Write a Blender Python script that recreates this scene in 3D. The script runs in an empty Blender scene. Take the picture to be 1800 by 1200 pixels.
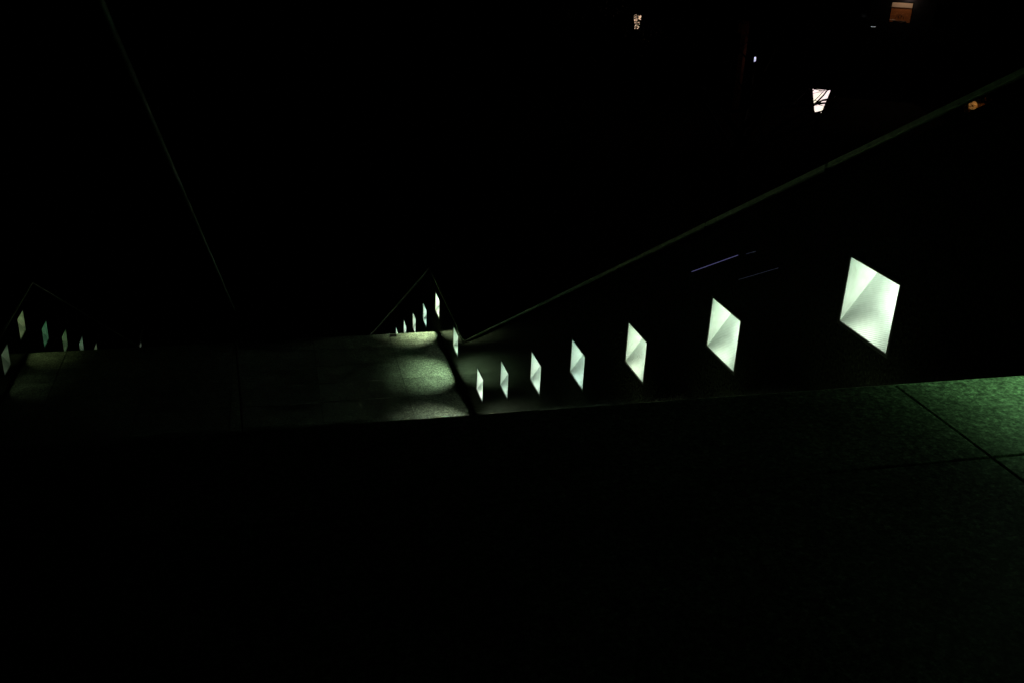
import bpy, bmesh, math, random
from mathutils import Vector, Matrix
random.seed(7)
S = 1.3                      # metres per layout unit
H = 0.9163 * S               # camera height over the top landing
scn = bpy.context.scene
C = scn.collection

# ------------------------------------------------------------------ helpers
def P(x, y, z):              # layout units (camera at origin) -> metres, top landing at z = 0
    return Vector((x * S, y * S, z * S + H))

def link(name, bm, mat, parent=None, smooth=False):
    bmesh.ops.recalc_face_normals(bm, faces=bm.faces[:])
    me = bpy.data.meshes.new(name)
    bm.to_mesh(me); bm.free()
    for m in (mat if isinstance(mat, (list, tuple)) else [mat]):
        me.materials.append(m)
    if smooth:
        for p in me.polygons: p.use_smooth = True
    o = bpy.data.objects.new(name, me); C.objects.link(o)
    if parent: o.parent = parent
    return o

def empty(name, loc=(0, 0, 0), rz=0):
    o = bpy.data.objects.new(name, None); C.objects.link(o)
    o.location = loc; o.rotation_euler = (0, 0, rz)
    o.empty_display_size = .1
    return o

def tag(o, label=None, cat=None, group=None, kind=None):
    if label: o['label'] = label
    if cat: o['category'] = cat
    if group: o['group'] = group
    if kind: o['kind'] = kind
    return o

def box(bm, lo, hi, bevel=0):
    lo, hi = Vector(lo), Vector(hi)
    vs = [bm.verts.new((x, y, z)) for z in (lo.z, hi.z) for y in (lo.y, hi.y) for x in (lo.x, hi.x)]
    fs = [bm.faces.new([vs[i] for i in f]) for f in
          ((0, 1, 3, 2), (4, 6, 7, 5), (0, 4, 5, 1), (1, 5, 7, 3), (3, 7, 6, 2), (2, 6, 4, 0))]
    if bevel:
        es = list({e for f in fs for e in f.edges})
        bmesh.ops.bevel(bm, geom=es, offset=bevel, segments=1, affect='EDGES')

def tube(bm, pts, radii, n=8):
    pts = [Vector(p) for p in pts]
    if not isinstance(radii, (list, tuple)): radii = [radii] * len(pts)
    rings = []
    for i, p in enumerate(pts):
        d = (pts[min(i + 1, len(pts) - 1)] - pts[max(i - 1, 0)]).normalized()
        a = Vector((0, 0, 1)) if abs(d.z) < .9 else Vector((1, 0, 0))
        u = d.cross(a).normalized(); v = d.cross(u)
        rings.append([bm.verts.new(p + (u * math.cos(2 * math.pi * k / n) + v * math.sin(2 * math.pi * k / n)) * radii[i]) for k in range(n)])
    for a, b in zip(rings, rings[1:]):
        for k in range(n):
            bm.faces.new((a[k], a[(k + 1) % n], b[(k + 1) % n], b[k]))
    bm.faces.new(rings[0]); bm.faces.new(rings[-1])

def bar(bm, pts, w, h):      # flat bar of width w (x) and height h following pts in the y-z plane
    secs = []
    for i, p in enumerate(pts):
        p = Vector(p)
        secs.append([bm.verts.new(p + Vector(q)) for q in ((-w / 2, 0, -h / 2), (w / 2, 0, -h / 2), (w / 2, 0, h / 2), (-w / 2, 0, h / 2))])
    for a, b in zip(secs, secs[1:]):
        for k in range(4): bm.faces.new((a[k], a[(k + 1) % 4], b[(k + 1) % 4], b[k]))
    bm.faces.new(secs[0]); bm.faces.new(secs[-1])

def frustum(bm, cx, cy, z0, z1, r0, r1, cap=True, n=4, rot=math.pi / 4):
    a = [bm.verts.new((cx + r0 * math.cos(rot + 2 * math.pi * k / n), cy + r0 * math.sin(rot + 2 * math.pi * k / n), z0)) for k in range(n)]
    b = [bm.verts.new((cx + r1 * math.cos(rot + 2 * math.pi * k / n), cy + r1 * math.sin(rot + 2 * math.pi * k / n), z1)) for k in range(n)]
    for k in range(n): bm.faces.new((a[k], a[(k + 1) % n], b[(k + 1) % n], b[k]))
    if cap: bm.faces.new(a); bm.faces.new(b)

# ------------------------------------------------------------------ materials
def mat(name, col, rough=.6, metal=0, spec=.5, emit=None, estr=0):
    m = bpy.data.materials.new(name); m.use_nodes = True
    b = m.node_tree.nodes['Principled BSDF']
    b.inputs['Base Color'].default_value = (*col, 1)
    b.inputs['Roughness'].default_value = rough
    b.inputs['Metallic'].default_value = metal
    b.inputs['Specular IOR Level'].default_value = spec
    if emit:
        b.inputs['Emission Color'].default_value = (*emit, 1)
        b.inputs['Emission Strength'].default_value = estr
    return m

def ramp_noise(m, scale, cols, detail=2, rough=.6, bump=0, coord='Object', stretch=None):
    nt = m.node_tree; b = nt.nodes['Principled BSDF']
    tc = nt.nodes.new('ShaderNodeTexCoord'); src = tc.outputs[coord]
    if stretch:
        mp = nt.nodes.new('ShaderNodeMapping'); mp.inputs['Scale'].default_value = stretch
        nt.links.new(src, mp.inputs[0]); src = mp.outputs[0]
    n = nt.nodes.new('ShaderNodeTexNoise'); n.inputs['Scale'].default_value = scale
    n.inputs['Detail'].default_value = detail; n.inputs['Roughness'].default_value = rough
    nt.links.new(src, n.inputs[0])
    r = nt.nodes.new('ShaderNodeValToRGB')
    els = r.color_ramp.elements
    while len(els) < len(cols): els.new(.5)
    for e, (p, c) in zip(els, cols): e.position = p; e.color = (*c, 1)
    nt.links.new(n.outputs[0], r.inputs[0]); nt.links.new(r.outputs[0], b.inputs['Base Color'])
    if bump:
        bp = nt.nodes.new('ShaderNodeBump'); bp.inputs['Strength'].default_value = bump
        bp.inputs['Distance'].default_value = .003
        nt.links.new(n.outputs[0], bp.inputs['Height']); nt.links.new(bp.outputs[0], b.inputs['Normal'])
    return n, r

def granite(name, k=1., tint=(.82, 1., .70)):
    m = mat(name, (.3, .3, .3), .55, spec=.3)
    nt = m.node_tree; b = nt.nodes['Principled BSDF']
    c = lambda v: tuple(v * k * t for t in tint)
    n, r = ramp_noise(m, 70, [(.34, c(.05)), (.46, c(.22)), (.54, c(.36)), (.66, c(.85))], 4, .85, .35)
    n3 = nt.nodes.new('ShaderNodeTexNoise'); n3.inputs['Scale'].default_value = 34; n3.inputs['Detail'].default_value = 3; n3.inputs['Roughness'].default_value = .8
    t3 = nt.nodes.new('ShaderNodeTexCoord'); nt.links.new(t3.outputs['Object'], n3.inputs[0])
    m3 = nt.nodes.new('ShaderNodeMapRange'); m3.inputs[1].default_value = .35; m3.inputs[2].default_value = .65
    m3.inputs[3].default_value = .45; m3.inputs[4].default_value = 1.5
    nt.links.new(n3.outputs[0], m3.inputs[0])
    # larger patches of worn and dirty stone
    tc = nt.nodes.new('ShaderNodeTexCoord')
    n2 = nt.nodes.new('ShaderNodeTexNoise'); n2.inputs['Scale'].default_value = 5; n2.inputs['Detail'].default_value = 5
    nt.links.new(tc.outputs['Object'], n2.inputs[0])
    mr = nt.nodes.new('ShaderNodeMapRange'); mr.inputs[1].default_value = .3; mr.inputs[2].default_value = .7
    mr.inputs[3].default_value = .62; mr.inputs[4].default_value = 1.15
    nt.links.new(n2.outputs[0], mr.inputs[0])
    # each slab slightly different
    at = nt.nodes.new('ShaderNodeAttribute'); at.attribute_name = 'slab'
    mu = nt.nodes.new('ShaderNodeMath'); mu.operation = 'MULTIPLY'
    nt.links.new(mr.outputs[0], mu.inputs[0]); nt.links.new(at.outputs['Fac'], mu.inputs[1])
    mv = nt.nodes.new('ShaderNodeMath'); mv.operation = 'MULTIPLY'
    nt.links.new(mu.outputs[0], mv.inputs[0]); nt.links.new(m3.outputs[0], mv.inputs[1])
    mx = nt.nodes.new('ShaderNodeMix'); mx.data_type = 'RGBA'; mx.blend_type = 'MULTIPLY'; mx.inputs[0].default_value = 1
    nt.links.new(r.outputs[0], mx.inputs[6]); nt.links.new(mv.outputs[0], mx.inputs[7])
    nt.links.new(mx.outputs[2], b.inputs['Base Color'])
    rr = nt.nodes.new('ShaderNodeMapRange'); rr.inputs[3].default_value = .42; rr.inputs[4].default_value = .7
    nt.links.new(n2.outputs[0], rr.inputs[0]); nt.links.new(rr.outputs[0], b.inputs['Roughness'])
    return m

M_floor = granite('granite_paving', 1.0)
M_step = granite('granite_steps', .8)
M_wall = mat('polished_black_granite', (.02, .02, .02), .08, spec=.1)
M_wall.node_tree.nodes['Principled BSDF'].inputs['IOR'].default_value = 1.25
nW, rW = ramp_noise(M_wall, 60, [(.35, (.004, .004, .004)), (.6, (.022, .024, .016)), (.75, (.07, .07, .045))], 3, .7)
nt = M_wall.node_tree
_r = nt.nodes.new('ShaderNodeMapRange'); _r.inputs[3].default_value = .06; _r.inputs[4].default_value = .22
nt.links.new(nW.outputs[0], _r.inputs[0]); nt.links.new(_r.outputs[0], nt.nodes['Principled BSDF'].inputs['Roughness'])
M_rail = mat('brushed_steel', (.6, .62, .55), .5, metal=.25)
ramp_noise(M_rail, 30, [(.3, (.50, .57, .42)), (.7, (.78, .85, .66))], 3)
M_rail2 = mat('dark_bronze', (.032, .035, .022), .5, metal=.3)
M_frame = mat('black_metal', (.012, .012, .012), .5)
M_black = mat('dark_iron', (.01, .01, .011), .5, metal=.3)
M_white = mat('white_enamel', (.80, .84, .76), .6)
ramp_noise(M_white, 22, [(.25, (.74, .80, .74)), (.7, (.82, .86, .83))], 4)
# ribbed reflector: fine grooves as bump and slightly darker grooves
def ribbed():
    m = mat('ribbed_enamel', (.8, .84, .78), .45)
    nt = m.node_tree; b = nt.nodes['Principled BSDF']
    tc = nt.nodes.new('ShaderNodeTexCoord'); mp = nt.nodes.new('ShaderNodeMapping')
    mp.inputs['Rotation'].default_value = (math.radians(14), 0, 0)
    nt.links.new(tc.outputs['Object'], mp.inputs[0])
    w = nt.nodes.new('ShaderNodeTexWave'); w.wave_type = 'BANDS'; w.bands_direction = 'Z'
    w.inputs['Scale'].default_value = 40; w.inputs['Distortion'].default_value = 0
    nt.links.new(mp.outputs[0], w.inputs[0])
    n = nt.nodes.new('ShaderNodeTexNoise'); n.inputs['Scale'].default_value = 14; n.inputs['Detail'].default_value = 4
    nt.links.new(tc.outputs['Object'], n.inputs[0])
    r = nt.nodes.new('ShaderNodeValToRGB')
    r.color_ramp.elements[0].position = .1; r.color_ramp.elements[0].color = (.70, .78, .73, 1)
    r.color_ramp.elements[1].position = .6; r.color_ramp.elements[1].color = (.78, .85, .82, 1)
    nt.links.new(w.outputs[0], r.inputs[0])
    mx = nt.nodes.new('ShaderNodeMix'); mx.data_type = 'RGBA'; mx.blend_type = 'MULTIPLY'; mx.inputs[0].default_value = .35
    nt.links.new(r.outputs[0], mx.inputs[6]); nt.links.new(n.outputs[0], mx.inputs[7])
    nt.links.new(mx.outputs[2], b.inputs['Base Color'])
    bp = nt.nodes.new('ShaderNodeBump'); bp.inputs['Distance'].default_value = .003; bp.inputs['Strength'].default_value = .3
    nt.links.new(w.outputs[0], bp.inputs['Height']); nt.links.new(bp.outputs[0], b.inputs['Normal'])
    return m
M_rib = ribbed()
M_ground = mat('dark_earth', (.03, .03, .025), .9); ramp_noise(M_ground, 2, [(.3, (.015, .018, .01)), (.7, (.05, .05, .035))], 6)
M_bark = mat('bark', (.05, .04, .03), .9); ramp_noise(M_bark, 12, [(.3, (.02, .016, .012)), (.7, (.08, .06, .045))], 5)
M_leaf = mat('leaves', (.05, .08, .03), .6); ramp_noise(M_leaf, 3, [(.3, (.03, .05, .02)), (.7, (.08, .10, .04))], 2)
M_amberleaf = mat('autumn_leaves', (.35, .2, .06), .6); ramp_noise(M_amberleaf, 6, [(.3, (.2, .1, .03)), (.7, (.45, .28, .1))], 3)
M_brick = mat('brick', (.25, .1, .06), .85)
def brick(m, c1, c2, mo, sc=4.5):
    nt = m.node_tree; tc = nt.nodes.new('ShaderNodeTexCoord'); br = nt.nodes.new('ShaderNodeTexBrick')
    mp = nt.nodes.new('ShaderNodeMapping'); mp.inputs['Rotation'].default_value = (math.radians(90), 0, 0)
    nt.links.new(tc.outputs['Object'], mp.inputs[0]); nt.links.new(mp.outputs[0], br.inputs[0])
    br.inputs['Color1'].default_value = (*c1, 1); br.inputs['Color2'].default_value = (*c2, 1); br.inputs['Mortar'].default_value = (*mo, 1)
    br.inputs['Scale'].default_value = sc
    nt.links.new(br.outputs[0], nt.nodes['Principled BSDF'].inputs['Base Color'])
brick(M_brick, (.28, .1, .06), (.2, .07, .045), (.3, .28, .25))
M_render = mat('dark_render', (.10, .09, .08), .85); ramp_noise(M_render, 3, [(.3, (.06, .055, .05)), (.7, (.13, .12, .1))], 6)
M_glassdark = mat('dark_glass', (.01, .012, .015), .08)

# ------------------------------------------------------------------ layout numbers (units)
W, WL = 1.923, -2.796
Z1, YE1 = -.9163, 1.74
Z2, YB2, YE2 = -4.7457, 8.75, 11.27
Z3, YB3, YE3 = -8.80, 19.02, 20.85
HL, WD = .234, .287
T = .5234

# ------------------------------------------------------------------ landings of granite slabs
def slabs(name, xs, ys, z, thick=.07):
    bm = bmesh.new(); lay = bm.faces.layers.float.new('slab_f')
    rnd = random.Random(name)
    j = .0034 if z < -2 else .0026
    vals = []
    for x0, x1 in zip(xs, xs[1:]):
        for y0, y1 in zip(ys, ys[1:]):
            n0 = len(bm.faces)
            dz = rnd.uniform(-.0012, .0012)
            box(bm, (x0 * S + j, y0 * S + j, z * S + H - thick), (x1 * S - j, y1 * S - j, z * S + H + dz), .003)
            v = rnd.uniform(.84, 1.12)
            bm.faces.ensure_lookup_table()
            for f in bm.faces:
                if f[lay] == 0: f[lay] = v
    # mortar bed and body under the slabs
    box(bm, (xs[0] * S, ys[0] * S + .01, z * S + H - .9), (xs[-1] * S, ys[-1] * S - .01, z * S + H - .012))
    for f in bm.faces:
        if f[lay] == 0: f[lay] = .25
    o = link(name, bm, M_floor)
    me = o.data
    a = me.attributes.new('slab', 'FLOAT', 'FACE')
    src = me.attributes['slab_f']
    buf = [0.] * len(me.polygons); src.data.foreach_get('value', buf); a.data.foreach_set('value', buf)
    tag(o, kind='structure')
    return o

g = .02
# inner faces of the walls are at W and WL
xs = [WL, -2.37, -1.45, -.53, .39, 1.31, W]
slabs('landing', [-2.796, -1.2, 1.327, W], [-2.27, -1.81, -1.35, -.89, -.43, .03, .49, 1.41, YE1], Z1)
slabs('landing', xs, [YB2, 9.07, 9.53, 9.977, 10.436, 10.905, YE2], Z2)
slabs('landing', xs, [YB3, 19.5, 19.95, 20.4, YE3], Z3)

def flight(y0, z0, y1, z1):
    n = round((z0 - z1) * S / .17)
    rise = (z0 - z1) / n
    going = (y1 - y0) / (n - 1)
    bm = bmesh.new(); lay = []
    for i in range(1, n):
        zt = z0 - i * rise
        ya, yb = y0 + (i - 1) * going, y0 + i * going
        box(bm, (WL * S + .002, ya * S + .002, (zt - rise) * S + H - .05), (W * S - .002, yb * S, zt * S + H), .004)
    o = link('stairs', bm, M_step); tag(o, kind='structure')
    a = o.data.attributes.new('slab', 'FLOAT', 'FACE'); a.data.foreach_set('value', [1.] * len(o.data.polygons))
flight(YE1, Z1, YB2, Z2)
flight(YE2, Z2, YB3, Z3)

# ------------------------------------------------------------------ side walls with openings for the step lights
def rail_z(y):
    pts = [(-3, .045), (1.66, .045), (2.275, -.305), (9.65, -4.195), (12.056, -4.185), (19.808, -8.321), (21.2, -8.321)]
    for (a, za), (b, zb) in zip(pts, pts[1:]):
        if y <= b: return za + (zb - za) * (y - a) / (b - a)
    return pts[-1][1]
KINKS = [1.66, 2.275, 9.65, 12.056, 19.808]
def top_z(y): return rail_z(y) - (.026 if 9.5 < y < 12.3 or y > 19.6 else .05)
def bot_z(y):
    if y < YE1: return Z1 - .3
    if y < YB2: return Z1 - .3 - (y - YE1) * T
    if y < YE2: return Z2 - .4
    if y < YB3: return Z2 - .4 - (y - YE2) * T
    return Z3 - .4

right_top = [(.40, Z1 + .49)]
right = [(2.8759 + k, -1.0156 - T * k) for k in range(-1, 7)] + [(10.208, -4.252)] + \
        [(11.4644 + k * .995, -4.300 - T * k * .995) for k in range(0, 8)] + [(19.93, -8.36)]
left = [(10.553, -4.33)] + [(11.376 + k, -4.2725 - T * k) for k in range(0, 8)] + [(20.15, -8.345)]

def wall(x, side, ops, name, label):
    e = .012
    ys = sorted({-2.27, 21.0} | set(KINKS) | {YE1, YB2, YE2, YB3} | {y + e for y, _ in ops} | {y - WD - e for y, _ in ops})
    bm = bmesh.new()
    xo = x + side * .34
    def V(xx, y, z): return bm.verts.new(P(xx, y, z))
    def quad(*v): bm.faces.new([V(*q) for q in v])
    for a, b in zip(ys, ys[1:]):
        m = (a + b) / 2
        op = next((o for o in ops if o[0] - WD - e - 1e-6 < m < o[0] + e + 1e-6), None)
        ba, bb, ta, tb = bot_z(a + 1e-6), bot_z(b - 1e-6), top_z(a + 1e-6), top_z(b - 1e-6)
        if abs(a - 1.66) < 1e-6: pass
        if op:
            zt, zb = op[1] + e, op[1] - HL - e
            quad((x, a, ba), (x, b, bb), (x, b, zb), (x, a, zb))
            quad((x, a, zt), (x, b, zt), (x, b, tb), (x, a, ta))
        else:
            quad((x, a, ba), (x, b, bb), (x, b, tb), (x, a, ta))
        quad((x, a, ta), (x, b, tb), (xo, b, tb), (xo, a, ta))
        quad((xo, a, ta), (xo, b, tb), (xo, b, bb - 2), (xo, a, ba - 2))
    for y in (-2.27, 21.0):
        quad((x, y, bot_z(y)), (xo, y, bot_z(y)), (xo, y, top_z(y)), (x, y, top_z(y)))
    bmesh.ops.remove_doubles(bm, verts=bm.verts[:], dist=1e-5)
    o = link(name, bm, M_wall)
    tag(o, label, 'wall')
    return o
wall(W, 1, right_top + right, 'stair_wall', 'polished black granite wall on the right side with the bright row of recessed lights')
wall(WL, -1, left, 'stair_wall', 'polished black granite wall on the far left with the dim row of recessed lights')

# ------------------------------------------------------------------ recessed step lights
# local frame: origin at the far bottom corner of the opening, +x into the wall, -y towards the camera, z up
def light_meshes():
    D = .15 / HL          # slope of the ribbed reflector
    up = .045             # chamber above the opening
    w, h = WD * S, HL * S
    ht = h + up * S
    dt = D * ht + .02
    def face(bm, *v): bm.faces.new([bm.verts.new(q) for q in v])
    rf = bmesh.new()
    face(rf, (0, 0, 0), (0, -w, 0), (D * ht, -w, ht), (D * ht, 0, ht))
    rib = bpy.data.meshes.new('reflector'); rf.to_mesh(rib); rf.free(); rib.materials.append(M_rib)
    hs = bmesh.new()
    face(hs, (0, 0, 0), (D * ht, 0, ht), (0, 0, ht))
    face(hs, (0, -w, 0), (D * ht, -w, ht), (0, -w, ht))
    face(hs, (0, 0, ht), (D * ht, 0, ht), (D * ht, -w, ht), (0, -w, ht))
    sd = bpy.data.meshes.new('side_panel'); hs.to_mesh(sd); hs.free(); sd.materials.append(M_white)
    # dark outer casing, behind the reflector
    cs = bmesh.new(); box(cs, (.004, -w - .008, -.012), (D * ht + .02, .008, ht + .006))
    cs.faces.ensure_lookup_table()
    bmesh.ops.delete(cs, geom=[f for f in cs.faces if all(v.co.x < .005 for v in f.verts)], context='FACES')
    ca = bpy.data.meshes.new('casing'); cs.to_mesh(ca); cs.free(); ca.materials.append(M_frame)
    # slim frame standing proud of the wall
    fr = bmesh.new(); t = .017; pr = -.005
    box(fr, (pr, -w - t, -t), (.012, t, -.0005), .001)
    box(fr, (pr, -w - t, h + .0005), (.012, t, h + t), .001)
    box(fr, (pr + .0005, -w - t, .0), (.012, -w - .0005, h), .001)
    box(fr, (pr + .0005, .0005, .0), (.012, t, h), .001)
    fm = bpy.data.meshes.new('frame'); fr.to_mesh(fm); fr.free(); fm.materials.append(M_frame)
    # lip behind the opening head which hides the bulb
    lp = bmesh.new(); box(lp, (0.0125, -w, h + .001), (.016, 0, ht - .001))
    lm = bpy.data.meshes.new('lamp_shield'); lp.to_mesh(lm); lp.free(); lm.materials.append(M_white)
    return rib, sd, ca, fm, lm, w, h, ht
RIB, SIDE, CAS, FRM, LIP, w_, h_, ht_ = light_meshes()

def step_light(x, side, y, z, power, col, label, group, bk=1):
    r = empty('step_light', P(x, y, z - HL))
    if side < 0: r.scale = (-1, 1, 1)
    tag(r, label, 'wall light', group)
    for n, me in (('reflector', RIB), ('side_panel', SIDE), ('casing', CAS), ('frame', FRM), ('lamp_shield', LIP)):
        o = bpy.data.objects.new(n, me); C.objects.link(o); o.parent = r
    ld = bpy.data.lights.new('bulb', 'SPOT'); ld.spot_size = math.radians(165); ld.spot_blend = .5; ld.energy = power * (PK if side > 0 else PK * .5); ld.color = tuple(.45 * c + .55 * q for c, q in zip(col, (.84, 1, .82))) if side > 0 else col; ld.shadow_soft_size = .006
    lo = bpy.data.objects.new('bulb', ld); C.objects.link(lo); lo.parent = r
    lo.location = (.030, -w_ * .80, h_ - .004)
    lo.rotation_euler = Vector((.80, .12, -.60)).to_track_quat('-Z', 'Y').to_euler()
    sd = bpy.data.lights.new('floor_beam', 'SPOT'); sd.energy = power * BEAM * bk; sd.color = col; sd.shadow_soft_size = .018
    sd.spot_size = math.radians(BS); sd.spot_blend = 1
    so = bpy.data.objects.new('floor_beam', sd); C.objects.link(so); so.parent = r
    so.location = (.062, -w_ * .5, ht_ - .024)
    so.rotation_euler = Vector((-math.sin(math.radians(BA)), 0, -math.cos(math.radians(BA)))).to_track_quat('-Z', 'Y').to_euler()
    so.scale = (1.55, 1, 1)
    return r

PK = 3.6; BEAM = 40; BS = 61; BA = 33
GR = 'recessed lights in the right hand wall'
GL = 'recessed lights in the left hand wall'
cg = [(.42, 1, .42), (.86, 1, .76), (.82, 1, .72), (.88, 1, .70), (.72, 1, .84), (.80, 1, .80), (.74, 1, .80), (.92, 1, .84)]
pw = [.38, 1, 1, 1, .8, .9, .72, 1.1]
PB = 1.1
nm = ['recessed wall light just outside the right edge, lighting the corner of the top landing',
      'largest and nearest bright white green recessed light in the right wall',
      'second nearest bright recessed light on the right, left of the largest one',
      'third nearest recessed light on the right with a yellowish top',
      'fourth nearest recessed light on the right, slightly bluish green',
      'fifth recessed light from the top of the upper flight on the right',
      'sixth recessed light of the upper flight, bluish, second from its lower end',
      'lowest and narrowest recessed light of the upper flight, beside the dark frame shape']
for k in range(8):
    y, z = right[k]
    step_light(W, 1, y, z, PB * pw[k], cg[k], nm[k], GR)
step_light(W, 1, *right[8], PB * .95, (.72, 1, .68), 'single recessed light standing over the lit middle landing at the right wall', GR)
nm2 = ['highest light of the lower right row, just beyond the lit landing edge',
       'second light of the lower right row, teal tinted',
       'third light of the lower right row, middle one of five',
       'fourth light of the lower right row, its foot cut by the landing edge',
       'fifth light of the lower right row, only its tip above the landing edge']
for k in range(8):
    y, z = right[9 + k]
    step_light(W, 1, y, z, PB * (1.55 if k == 0 else .9), [(.88, 1, .66), (.66, 1, .84), (.85, 1, .75), (.85, 1, .8)][min(k, 3)],
               nm2[k] if k < 5 else 'recessed light further down the lower right row, hidden by the landing edge', GR)
step_light(W, 1, *right[17], PB * 1.2, (.9, 1, .85), 'tiny distant light peeking over the landing edge at the foot of the thin rail', GR)
step_light(W, 1, .40, Z1 + .49, PB * .42, (.42, 1, .42), 'recessed wall light on the top landing outside the frame at the lower right', GR)
step_light(WL, -1, *left[0], PB * .10, (.75, 1, .6), 'dim green recessed light at the left border of the picture over the middle landing', GL, .07)
nm3 = ['brightest and highest of the dim left row, cream green', 'second light of the dim left row, teal green',
       'third light of the dim left row, touching the landing edge', 'fourth light of the dim left row, its foot cut by the landing edge',
       'fifth light of the dim left row, small tip over the landing edge']
cl = [(.80, 1, .46), (.36, 1, .50), (.60, 1, .46), (.68, 1, .66), (.85, 1, .6)]
for k in range(8):
    y, z = left[1 + k]
    step_light(WL, -1, y, z, PB * ([.22, .13, .13, .16, .15] + [.15] * 3)[k], cl[min(k, 4)],
               nm3[k] if k < 5 else 'dim recessed light further down the left row, hidden by the landing edge', GL, .2 if k == 0 else .2)
step_light(WL, -1, *left[9], PB * .3, (.85, 1, .8), 'small lone light tip right of the dim left row, over the landing edge', GL)

# ------------------------------------------------------------------ handrails on the walls
def wall_rail(x, label, joints):
    root = empty('handrail', P(x, 10.8, rail_z(10.8)))
    tag(root, label, 'handrail')
    off = root.location
    ends = sorted(set(joints) | {-2.2, 21.0})
    for a, b in zip(ends, ends[1:]):
        ys = [a + .006] + [k for k in KINKS if a + .02 < k < b - .02] + [b - .006]
        bm = bmesh.new()
        bar(bm, [P(x, y, rail_z(y)) - off for y in ys], .034, .024)
        o = link('rail_segment', bm, M_rail, root)
        bm = bmesh.new()
        zc = rail_z(b)
        if b < 20.9:
            box(bm, P(x, b, zc - .055) - off - Vector((.012, .018, .012)), P(x, b, zc) - off + Vector((.012, .018, -.016)), .001)
            link('bracket', bm, M_black, root)
jr = []
y = 3.139
while y > -2: jr.append(round(y, 3)); y -= 1.07
jr += [4.066, 5.162, 6.245, 7.33, 8.41, 9.62, 10.8, 12.056, 13.1, 14.2, 15.3, 16.4, 17.5, 18.6, 19.808]
wall_rail(W + .02, 'long flat steel handrail in jointed lengths above the right wall, turning at the lit landing', jr)
wall_rail(WL - .02, 'thin steel handrail above the left wall by the dim lights', jr)

# centre rail, faint diagonal line in the left half
root = empty('centre_handrail', P(-.245, 6, -2.4))
tag(root, 'very faint thin handrail descending diagonally through the dark left half', 'handrail')
off = root.location
def cz(y): return min(-.9163 + .77, 0) if y < .2 else -.9163 - T * (y - 1.74) + .77
bm = bmesh.new(); tube(bm, [P(-.245, y, cz(y)) - off for y in (.3, 1.25, 2.6, 4.2, 5.6)], .011, 10)
link('rail_tube', bm, M_rail2, root, True)
for y in (.5, 5.5):
    bm = bmesh.new(); zf = Z1 if y < YE1 else -.9163 - T * (y - 1.74) - .1
    tube(bm, [P(-.245, y, zf) - off, P(-.245, y, cz(y)) - off], .008, 8)
    link('post', bm, M_black, root, True)

# slot on the landing edge
bm = bmesh.new()
box(bm, P(1.318, 11.17, Z2) + Vector((0, 0, -.002)), P(1.40, 11.25, Z2) + Vector((0, 0, .004)), .002)
for i in range(4):
    yy = 11.18 + i * .018
    box(bm, P(1.322, yy, Z2) + Vector((0, 0, .0045)), P(1.396, yy + .008, Z2) + Vector((0, 0, .008)))
o = link('drain_grate', bm, M_black)
tag(o, 'small black drain grate near the far edge of the lit landing', 'drain')

# ------------------------------------------------------------------ violet reflections in the right wall, painted as glowing streaks
M_violet = mat('painted_violet_reflection', (.1, .1, .2), .4, emit=(.36, .34, .85), estr=.14)
M_violet2 = mat('dim_painted_violet_reflection', (.1, .1, .2), .4, emit=(.40, .42, .8), estr=.025)
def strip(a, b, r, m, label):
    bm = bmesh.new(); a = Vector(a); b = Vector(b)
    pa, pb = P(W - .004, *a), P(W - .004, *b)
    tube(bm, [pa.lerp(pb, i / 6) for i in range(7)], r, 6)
    bm2 = o = link('painted_reflection', bm, m)
    tag(o, label, 'light strip', 'violet painted reflections on the wall')
strip((4.129, -1.501), (3.690, -1.275), .0022, M_violet, 'longest and brightest thin violet painted reflection above the second light')
strip((3.62, -1.247), (3.54, -1.209), .0016, M_violet2, 'very short violet painted reflection right of the longest one')
strip((3.653, -1.372), (3.341, -1.213), .0013, M_violet2, 'faint thin greyish violet painted reflection, lower right of the bright one')

# ------------------------------------------------------------------ ground outside
bm = bmesh.new()
R_ = 400
vs = [bm.verts.new(v) for v in ((-R_, -R_, -10.6), (R_, -R_, -10.6), (R_, R_, -10.6), (-R_, R_, -10.6))]
bm.faces.new(vs)
tag(link('ground', bm, M_ground), kind='structure')
bm = bmesh.new()
box(bm, (3.4, -60, -10.5), (160, 160, -7.2), .05)
tag(link('raised_ground', bm, M_ground), kind='structure')
GZ = -7.2

def at(px, py, y):           # a point seen in direction (dx, 1, dz) at layout depth y
    return P(px * y, y, py * y)

# ------------------------------------------------------------------ street lanterns
M_lant = mat('lantern_glass', (.9, .85, .8), .4, emit=(1, .84, .80), estr=1.25)
nt = M_lant.node_tree
tc = nt.nodes.new('ShaderNodeTexCoord'); sx = nt.nodes.new('ShaderNodeSeparateXYZ'); nt.links.new(tc.outputs['Generated'], sx.inputs[0])
n = nt.nodes.new('ShaderNodeTexNoise'); n.inputs['Scale'].default_value = 1.7; nt.links.new(tc.outputs['Generated'], n.inputs[0])
r = nt.nodes.new('ShaderNodeValToRGB'); r.color_ramp.elements[0].position = .42; r.color_ramp.elements[0].color = (1, .80, .78, 1)
r.color_ramp.elements[1].position = .62; r.color_ramp.elements[1].color = (1, .95, .68, 1)
nt.links.new(n.outputs[0], r.inputs[0]); nt.links.new(r.outputs[0], nt.nodes['Principled BSDF'].inputs['Emission Color'])
M_lant2 = mat('amber_lantern_glass', (.9, .8, .7), .4, emit=(1, .66, .42), estr=1.0)

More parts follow.
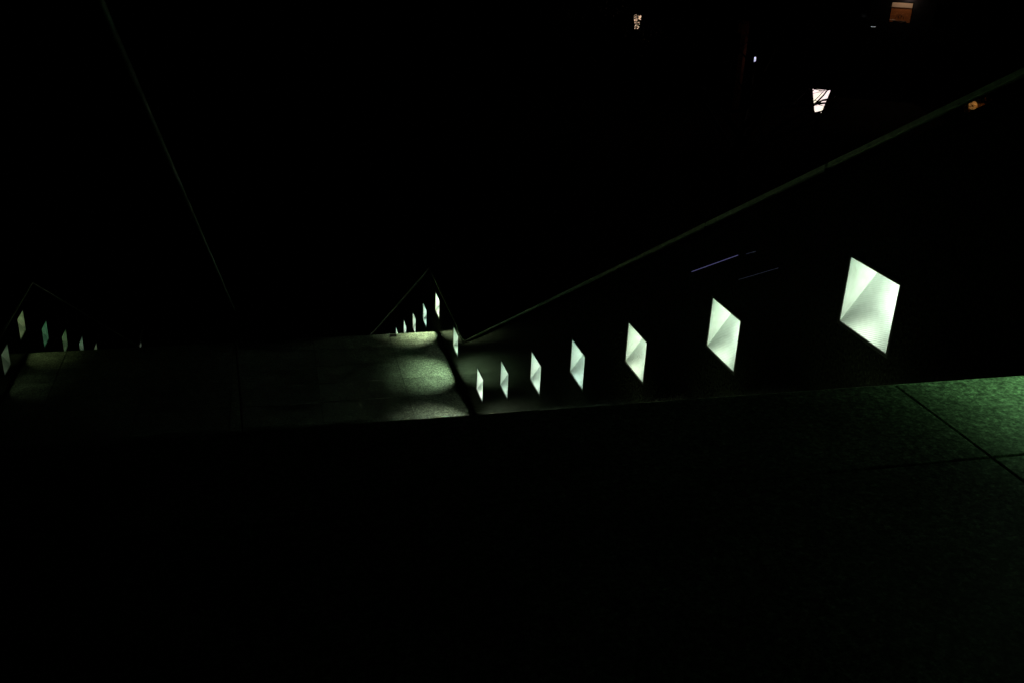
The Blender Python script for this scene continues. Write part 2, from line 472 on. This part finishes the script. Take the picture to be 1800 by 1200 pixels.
def lantern(c, hgt, wt, wb, gz, m, label):
    root = empty('street_lantern', (c.x, c.y, gz)); tag(root, label, 'street lamp', 'street lanterns beyond the stairs')
    zb = c.z - gz - hgt / 2; zt = zb + hgt
    k = math.sqrt(.5)
    bm = bmesh.new(); frustum(bm, 0, 0, zb, zt, wb * k, wt * k); link('lantern_glass', bm, m, root)
    bm = bmesh.new()
    frustum(bm, 0, 0, zt + .002, zt + .04, wt * k * 1.12, wt * k * 1.14)
    frustum(bm, 0, 0, zt + .041, zt + .20, wt * k * 1.05, wt * k * .35)
    frustum(bm, 0, 0, zt + .201, zt + .32, wt * k * .2, wt * k * .04)
    link('lantern_roof', bm, M_black, root)
    bm = bmesh.new()
    for s in range(4):
        a = math.pi / 4 + s * math.pi / 2
        tube(bm, [(wb * k * 1.02 * math.cos(a), wb * k * 1.02 * math.sin(a), zb - .02), (wt * k * 1.02 * math.cos(a), wt * k * 1.02 * math.sin(a), zt + .01)], .008, 5)
    frustum(bm, 0, 0, zb - .05, zb - .002, wb * k * .7, wb * k * 1.05)
    link('lantern_frame', bm, M_black, root)
    root.rotation_euler.z = -math.atan2(c.x, c.y)
    bm = bmesh.new()
    tube(bm, [(0, 0, 0), (0, 0, .5), (0, 0, .55), (0, 0, zb - .1), (0, 0, zb - .04)], [.11, .10, .06, .04, .03], 10)
    link('post', bm, M_black, root, True)
    return root
c1 = at(.5935, -.1690, 18.5)
lantern(c1, .61, .46, .18, GZ, M_lant, 'bright white glowing street lantern with bare branches across it, upper right')
c2 = at(.3725, -.0903, 34)
lantern(c2, .62, .36, .20, GZ, M_lant2, 'small distant warm lantern speckled by leaves, at the top of the picture')

# ------------------------------------------------------------------ trees
def branch(bm, p, d, ln, r, depth, rnd, leaves=None):
    pts = [p]; rr = [r]
    for i in range(4):
        d = (d + Vector((rnd.uniform(-.18, .18), rnd.uniform(-.18, .18), rnd.uniform(-.08, .16)))).normalized()
        p = p + d * ln / 4; pts.append(p); rr.append(r * (1 - .12 * (i + 1)))
    tube(bm, pts, rr, 5 if depth > 1 else 4)
    if leaves is not None and depth <= 1:
        for q in pts[1:]: leaves.append(q)
    if depth == 0: return
    for i in range(3 if depth > 1 else 4):
        q = pts[rnd.choice((2, 3, 4))]
        a = Vector((rnd.uniform(-1, 1), rnd.uniform(-1, 1), rnd.uniform(-.3, .8)))
        branch(bm, q, (d * .8 + a * .8).normalized(), ln * .68, r * .55, depth - 1, rnd, leaves)

def tree(base, height, seed, label, leafy=None, density=0, spread=.5, leaf=.05, depth=4):
    rnd = random.Random(seed)
    root = empty('bare_tree' if not leafy else 'leafy_tree', base)
    tag(root, label, 'tree')
    bm = bmesh.new(); hp = height * .5; r = height * .02
    tube(bm, [(0, 0, -.1), (.05, .02, hp * .4), (-.05, .05, hp * .8), (0, 0, hp)], [r * 1.4, r, r * .85, r * .75], 8)
    link('trunk', bm, M_bark, root, True)
    bm = bmesh.new(); lv = []
    for i in range(6):
        a = i * 2.4 + rnd.uniform(-.3, .3)
        branch(bm, Vector((0, 0, hp * (.75 + .05 * i))), Vector((math.cos(a) * .8, math.sin(a) * .8, .55 + .1 * i)).normalized(), height * .27, r * .55, depth - 1, rnd, lv)
    link('branches', bm, M_bark, root)
    if leafy:
        bm = bmesh.new()
        for q in lv:
            for _ in range(density):
                c = q + Vector([rnd.gauss(0, spread) for _ in range(3)])
                u = Vector([rnd.uniform(-1, 1) for _ in range(3)]).normalized(); v = u.orthogonal().normalized()
                s = leaf * rnd.uniform(.6, 1.3)
                bm.faces.new([bm.verts.new(c + u * s), bm.verts.new(c + v * s * .5), bm.verts.new(c - u * s), bm.verts.new(c - v * s * .5)])
        link('crown', bm, leafy, root)
    return root

# bare tree whose limbs cross the bright lantern
b1 = Vector((c1.x - 2.6, c1.y - .9, GZ))
t1 = tree(b1, 7.5, 5, 'bare dark tree with thin limbs crossing in front of the bright lantern')
bm = bmesh.new()
# limbs near the lantern, in a vertical plane .45 m in front of it
vd = Vector((.5935, 1, -.169)).normalized()
rt = vd.cross(Vector((0, 0, 1))).normalized(); upv = rt.cross(vd)
cc = c1 - vd * .45 - b1
PXM = c1.y and .0136                      # metres per photo pixel there
def LP(px, py): return cc + rt * (px - 1441.5) * PXM - upv * (py - 176) * PXM
def lb(pts, r0, r1):
    p = [LP(*q) for q in pts]
    tube(bm, p, [r0 + (r1 - r0) * i / (len(p) - 1) for i in range(len(p))], 5)
lb([(1250, 215), (1330, 205), (1390, 192), (1425, 186), (1438, 183), (1455, 180), (1475, 178)], .05, .02)
lb([(1425, 185), (1432, 177), (1438, 170), (1444, 161), (1450, 152), (1458, 140)], .012, .008)
lb([(1431, 177.5), (1440, 178), (1450, 176.5), (1458, 176)], .008, .006)
lb([(1438, 184), (1446, 185.5), (1452, 187)], .011, .005)
lb([(1420, 168), (1427, 165), (1433, 162.5), (1440, 161)], .007, .004)
lb([(1433, 162.5), (1439, 160), (1444, 158)], .004, .003)
lb([(1440, 161), (1443, 163)], .004, .003)
lb([(1434, 184), (1437, 187.5), (1439, 186)], .006, .003)
lb([(1422, 154), (1430, 157), (1440, 158), (1450, 158), (1462, 154)], .010, .007)
lb([(1436, 158), (1441, 160), (1446, 161)], .005, .003)
lb([(1390, 192), (1405, 172), (1422, 154)], .018, .012)
link('limbs', bm, M_bark, t1)

# leafy tree before the small lantern
b2 = Vector((c2.x - 2.2, c2.y - 2.0, GZ))
t2 = tree(b2, 6.5, 11, 'dark leafy tree standing in front of the small distant lantern', M_leaf, 5, .30, .06)
rnd = random.Random(3)
bm = bmesh.new()
vd2 = Vector((.3725, 1, -.09)).normalized(); r2 = vd2.cross(Vector((0, 0, 1))).normalized(); u2 = r2.cross(vd2)
for _ in range(420):
    c = c2 - vd2 * rnd.uniform(.5, 1.2) - b2 + r2 * rnd.uniform(-.7, .7) + u2 * rnd.uniform(-.6, .6)
    s = rnd.uniform(.012, .038)
    u = Vector([rnd.uniform(-1, 1) for _ in range(3)]).normalized(); v = u.orthogonal().normalized()
    bm.faces.new([bm.verts.new(c + u * s), bm.verts.new(c + v * s * .7), bm.verts.new(c - u * s), bm.verts.new(c - v * s * .7)])
cb = c2 - vd2 * .8 - b2
tube(bm, [cb + r2 * -1.6 + u2 * -.5, cb + r2 * -.4 + u2 * -.13, cb + r2 * .5 + u2 * -.02], [.04, .03, .015], 5)
tube(bm, [cb + r2 * -.4 + u2 * -.13, cb + r2 * -.1 + u2 * .15, cb + r2 * .2 + u2 * .35], [.02, .015, .01], 5)
link('twigs', bm, M_leaf, t2)

# amber lamp among autumn leaves, just over the right wall
c3 = at(.7905, -.1745, 16)
lr = empty('garden_lamp', (c3.x, c3.y, GZ)); tag(lr, 'amber globe lamp glowing inside autumn leaves just under the right handrail', 'lamp')
M_amber = mat('amber_glass', (.9, .6, .3), .4, emit=(1, .48, .12), estr=.15)
bm = bmesh.new(); bmesh.ops.create_uvsphere(bm, u_segments=18, v_segments=12, radius=.10, matrix=Matrix.Translation((-.02, 0, c3.z - GZ)))
link('globe', bm, M_amber, lr, True)
bm = bmesh.new(); tube(bm, [(-.02, 0, 0), (-.02, 0, c3.z - GZ - .11)], [.04, .025], 8)
tube(bm, [(-.02, 0, c3.z - GZ - .115), (-.02, 0, c3.z - GZ - .095)], [.07, .05], 10); link('post', bm, M_black, lr, True)
ld = bpy.data.lights.new('bulb', 'POINT'); ld.energy = .3; ld.color = (1, .5, .15); ld.shadow_soft_size = .05
lo = bpy.data.objects.new('bulb', ld); C.objects.link(lo); lo.parent = lr; lo.location = (-.06, -.26, c3.z - GZ + .03)
b3 = Vector((c3.x + .5, c3.y + .1, GZ))
t3 = empty('autumn_shrub', b3); tag(t3, 'tall shrub with orange lit autumn leaves round the amber lamp', 'shrub')
bm = bmesh.new()
top3 = c3 - b3
tube(bm, [(0, 0, -.1), (.1, 0, 2), (0, .1, 4), top3 + Vector((.3, .1, -.3))], [.07, .05, .04, .02], 6)
for a in ((-.25, .1, -.05), (.45, .0, .1), (.1, .2, .2)):
    tube(bm, [top3 + Vector((.3, .1, -.3)), top3 + Vector(a)], [.015, .006], 5)
link('stem', bm, M_bark, t3)
bm = bmesh.new(); rnd = random.Random(9)
for _ in range(260):
    c = top3 + Vector((rnd.gauss(.05, .16), rnd.gauss(-.12, .12), rnd.gauss(0, .08)))
    if rnd.random() < .25: c += Vector((rnd.uniform(0, .35), 0, rnd.uniform(0, .12)))
    s = rnd.uniform(.015, .035)
    u = Vector([rnd.uniform(-1, 1) for _ in range(3)]).normalized(); v = u.orthogonal().normalized()
    bm.faces.new([bm.verts.new(c + u * s), bm.verts.new(c + v * s * .6), bm.verts.new(c - u * s), bm.verts.new(c - v * s * .6)])
link('crown', bm, M_amberleaf, t3)

# ------------------------------------------------------------------ building with the lit shop window (top right)
c4 = at(.6745, -.0755, 40)      # window centre
ang = math.radians(-28)
bld = empty('building', (c4.x, c4.y, GZ), ang)
tag(bld, 'dark building at the top right with one warm lit window showing a brown interior', 'building')
wz = c4.z - GZ                # window centre height
ww, wh = .60, .58             # half sizes
def wallpiece(bm, x0, x1, z0, z1): box(bm, (x0, 0, z0), (x1, .3, z1))
bm = bmesh.new()
wallpiece(bm, -5, -ww, 0, 9); wallpiece(bm, ww, 7, 0, 9); wallpiece(bm, -ww, ww, 0, wz - wh); wallpiece(bm, -ww, ww, wz + wh, 9)
link('wall', bm, M_render, bld)
bm = bmesh.new(); box(bm, (-5.3, -.4, 9.02), (7.3, 6.5, 9.3), .03); link('roof', bm, M_render, bld)
M_room = mat('brown_room', (.45, .20, .08), .8); brick(M_room, (.5, .2, .07), (.38, .14, .05), (.25, .1, .04), 3)
M_blind = mat('cream_blind', (.8, .72, .68), .8)
bm = bmesh.new()
box(bm, (-ww - .9, 2.2, wz - 1.2), (ww + .9, 2.25, wz + 1.4)); link('room_wall', bm, M_room, bld)
bm = bmesh.new()
box(bm, (-ww - .9, .3, wz - 1.3), (ww + .9, 2.2, wz - 1.21)); box(bm, (-ww - .9, .31, wz + 1.2), (ww + .9, 2.19, wz + 1.28))
box(bm, (-ww - 1., .31, wz - 1.2), (-ww - .91, 2.19, wz + 1.2)); box(bm, (ww + .91, .31, wz - 1.2), (ww + 1., 2.19, wz + 1.2)); link('room_shell', bm, M_render, bld)
wf = None
bm = bmesh.new()
for x0, x1, z0, z1 in ((-ww, -ww + .05, -wh, wh), (ww - .05, ww, -wh, wh), (-ww + .05, ww - .05, -wh, -wh + .06), (-ww + .05, ww - .05, wh - .05, wh)):
    box(bm, (x0 + .001, .05, wz + z0 + .001), (x1 - .001, .12, wz + z1 - .001))
wf = link('window', bm, M_black, bld)
bm = bmesh.new(); box(bm, (-ww - .7, 2.1, wz + .16), (ww + .9, 2.19, wz + 1.1)); link('cornice_board', bm, M_blind, bld)
bm = bmesh.new()
for i, (x, hh) in enumerate(((-.12, .22), (0.02, .30), (.14, .24))):
    tube(bm, [(x + .1 * math.cos(a), .5, wz - wh + hh * .9 + .12 * math.sin(a) * 1.4) for a in [j * math.pi / 8 for j in range(9)]], .014, 5)
box(bm, (-.3, .4, wz - wh - .05), (.42, .8, wz - wh + .10))
link('chair_backs', bm, M_black, bld)
bm = bmesh.new(); box(bm, (-.58, .35, wz - wh + .12), (-.2, .7, wz - wh + .145)); link('sill_board', bm, M_blind, bld)
for lx, ly, lz, e, nme in ((.35, 1.2, .9, 13, 'room_lamp'), (.1, .07, .50, .0, None)):
    if nme:
        ld = bpy.data.lights.new('bulb', 'POINT'); ld.energy = e; ld.color = (1, .62, .35); ld.shadow_soft_size = .06
        lo = bpy.data.objects.new('bulb', ld); C.objects.link(lo); lo.parent = bld; lo.location = (lx, ly, wz + lz)
ld = bpy.data.lights.new('bulb', 'POINT'); ld.energy = 1.1; ld.color = (1, .8, .75); ld.shadow_soft_size = .03
lo = bpy.data.objects.new('bulb', ld); C.objects.link(lo); lo.parent = bld; lo.location = (.3, -.35, wz + wh + .15)
# dark windows
for x in (-3.6, -2.2, 2.2, 3.8, 5.4):
    for z in (wz - 2.2, wz):
        bm = bmesh.new(); box(bm, (x - .45, -.03, z - .6), (x + .45, -.003, z + .6), .01); f = link('window', bm, M_black, bld)
        bm = bmesh.new(); box(bm, (x - .4, -.036, z - .55), (x + .4, -.031, z + .55)); link('pane', bm, M_glassdark, f)

# small glow on a ledge left of the window
M_cold = mat('cold_lamp', (.8, .8, .8), .4, emit=(.9, 1, .95), estr=.35)
c5 = at(.6435, -.0905, 38)
root = empty('wall_lamp', c5); tag(root, 'tiny flat whitish lamp glinting left of and below the lit window', 'lamp')
bm = bmesh.new(); box(bm, (-.12, -.05, -.012), (.12, .05, .012), .006); link('diffuser', bm, M_cold, root)
bm = bmesh.new(); box(bm, (-.16, -.08, .016), (.16, .08, .06), .01); tube(bm, [(0, 0, .05), (0, .3, .1)], .02, 6); link('housing', bm, M_black, root)

# ------------------------------------------------------------------ brick gatehouse with blue-white sign
c6 = at(.5085, -.1262, 34)
gh = empty('brick_pier', (c6.x, c6.y + .3, GZ)); tag(gh, 'tall narrow brick pier faintly lit reddish brown at the top centre right', 'pillar')
pz = c6.z - GZ
k = S * 34 * 1.15 / 1743      # metres per photo pixel there
bm = bmesh.new(); box(bm, (-16 * k, 0, 0), (-11 * k, .5, pz + 58 * k), .01); link('shaft', bm, M_brick, gh)
bm = bmesh.new(); box(bm, (-24 * k, -.1, pz + 38 * k), (-17 * k, .4, pz + 54 * k), .02); link('capital', bm, M_brick, gh)
ld = bpy.data.lights.new('bulb', 'POINT'); ld.energy = .8; ld.color = (1, .45, .3); ld.shadow_soft_size = .05
lo = bpy.data.objects.new('bulb', ld); C.objects.link(lo); lo.parent = gh; lo.location = (-17 * k, -1.0, pz + 4 * k)
M_sign = mat('lit_sign', (.8, .8, .9), .4, emit=(.72, .72, 1), estr=1.0)
sg = empty('lit_sign', c6); tag(sg, 'tiny bluish white lit panel with dark bars beside the faint brick pier', 'sign')
bm = bmesh.new(); box(bm, (-2.6 * k, 0, -3.6 * k), (2.4 * k, .03, 3.6 * k), .003); link('panel', bm, M_sign, sg)
bm = bmesh.new()
box(bm, (-2.6 * k, -.012, -1.3 * k), (1.2 * k, -.004, -.7 * k)); box(bm, (-.8 * k, -.012, -2.6 * k), (2.4 * k, -.004, -2.2 * k))
link('bars', bm, M_black, sg)
bm = bmesh.new(); box(bm, (-3.6 * k, .035, -4.6 * k), (3.4 * k, .09, 4.6 * k), .004)
tube(bm, [(0, .08, -4 * k), (0, .08, -pz - .0 + 0)], .03, 8); link('backing', bm, M_black, sg)

# ------------------------------------------------------------------ world: a night sky
wd = bpy.data.worlds.new('World'); scn.world = wd; wd.use_nodes = True
nt = wd.node_tree; bg = nt.nodes['Background']
sky = nt.nodes.new('ShaderNodeTexSky'); sky.sky_type = 'NISHITA'; sky.sun_disc = False
sky.sun_elevation = math.radians(-8); sky.sun_rotation = math.radians(200)
nt.links.new(sky.outputs[0], bg.inputs[0]); bg.inputs[1].default_value = .01

# ------------------------------------------------------------------ camera
cam = bpy.data.cameras.new('camera'); co = bpy.data.objects.new('camera', cam); C.objects.link(co)
f, yaw, pit, rol = 1743.04, .250267, -.401374, .044406
F = Vector((math.sin(yaw) * math.cos(pit), math.cos(yaw) * math.cos(pit), math.sin(pit)))
r0 = Vector((math.cos(yaw), -math.sin(yaw), 0)); u0 = r0.cross(F)
R = r0 * math.cos(rol) + u0 * math.sin(rol); U = -r0 * math.sin(rol) + u0 * math.cos(rol)
M = Matrix((R, U, -F)).transposed().to_4x4(); M.translation = Vector((0, 0, H))
co.matrix_world = M
cam.sensor_width = 36; cam.lens = f * 36 / 1800; cam.clip_start = .05; cam.clip_end = 2000
scn.camera = co
scn.view_settings.view_transform = 'Standard'; scn.view_settings.look = 'None'
scn.view_settings.exposure = 0; scn.view_settings.gamma = 1
scn.cycles.max_bounces = 8
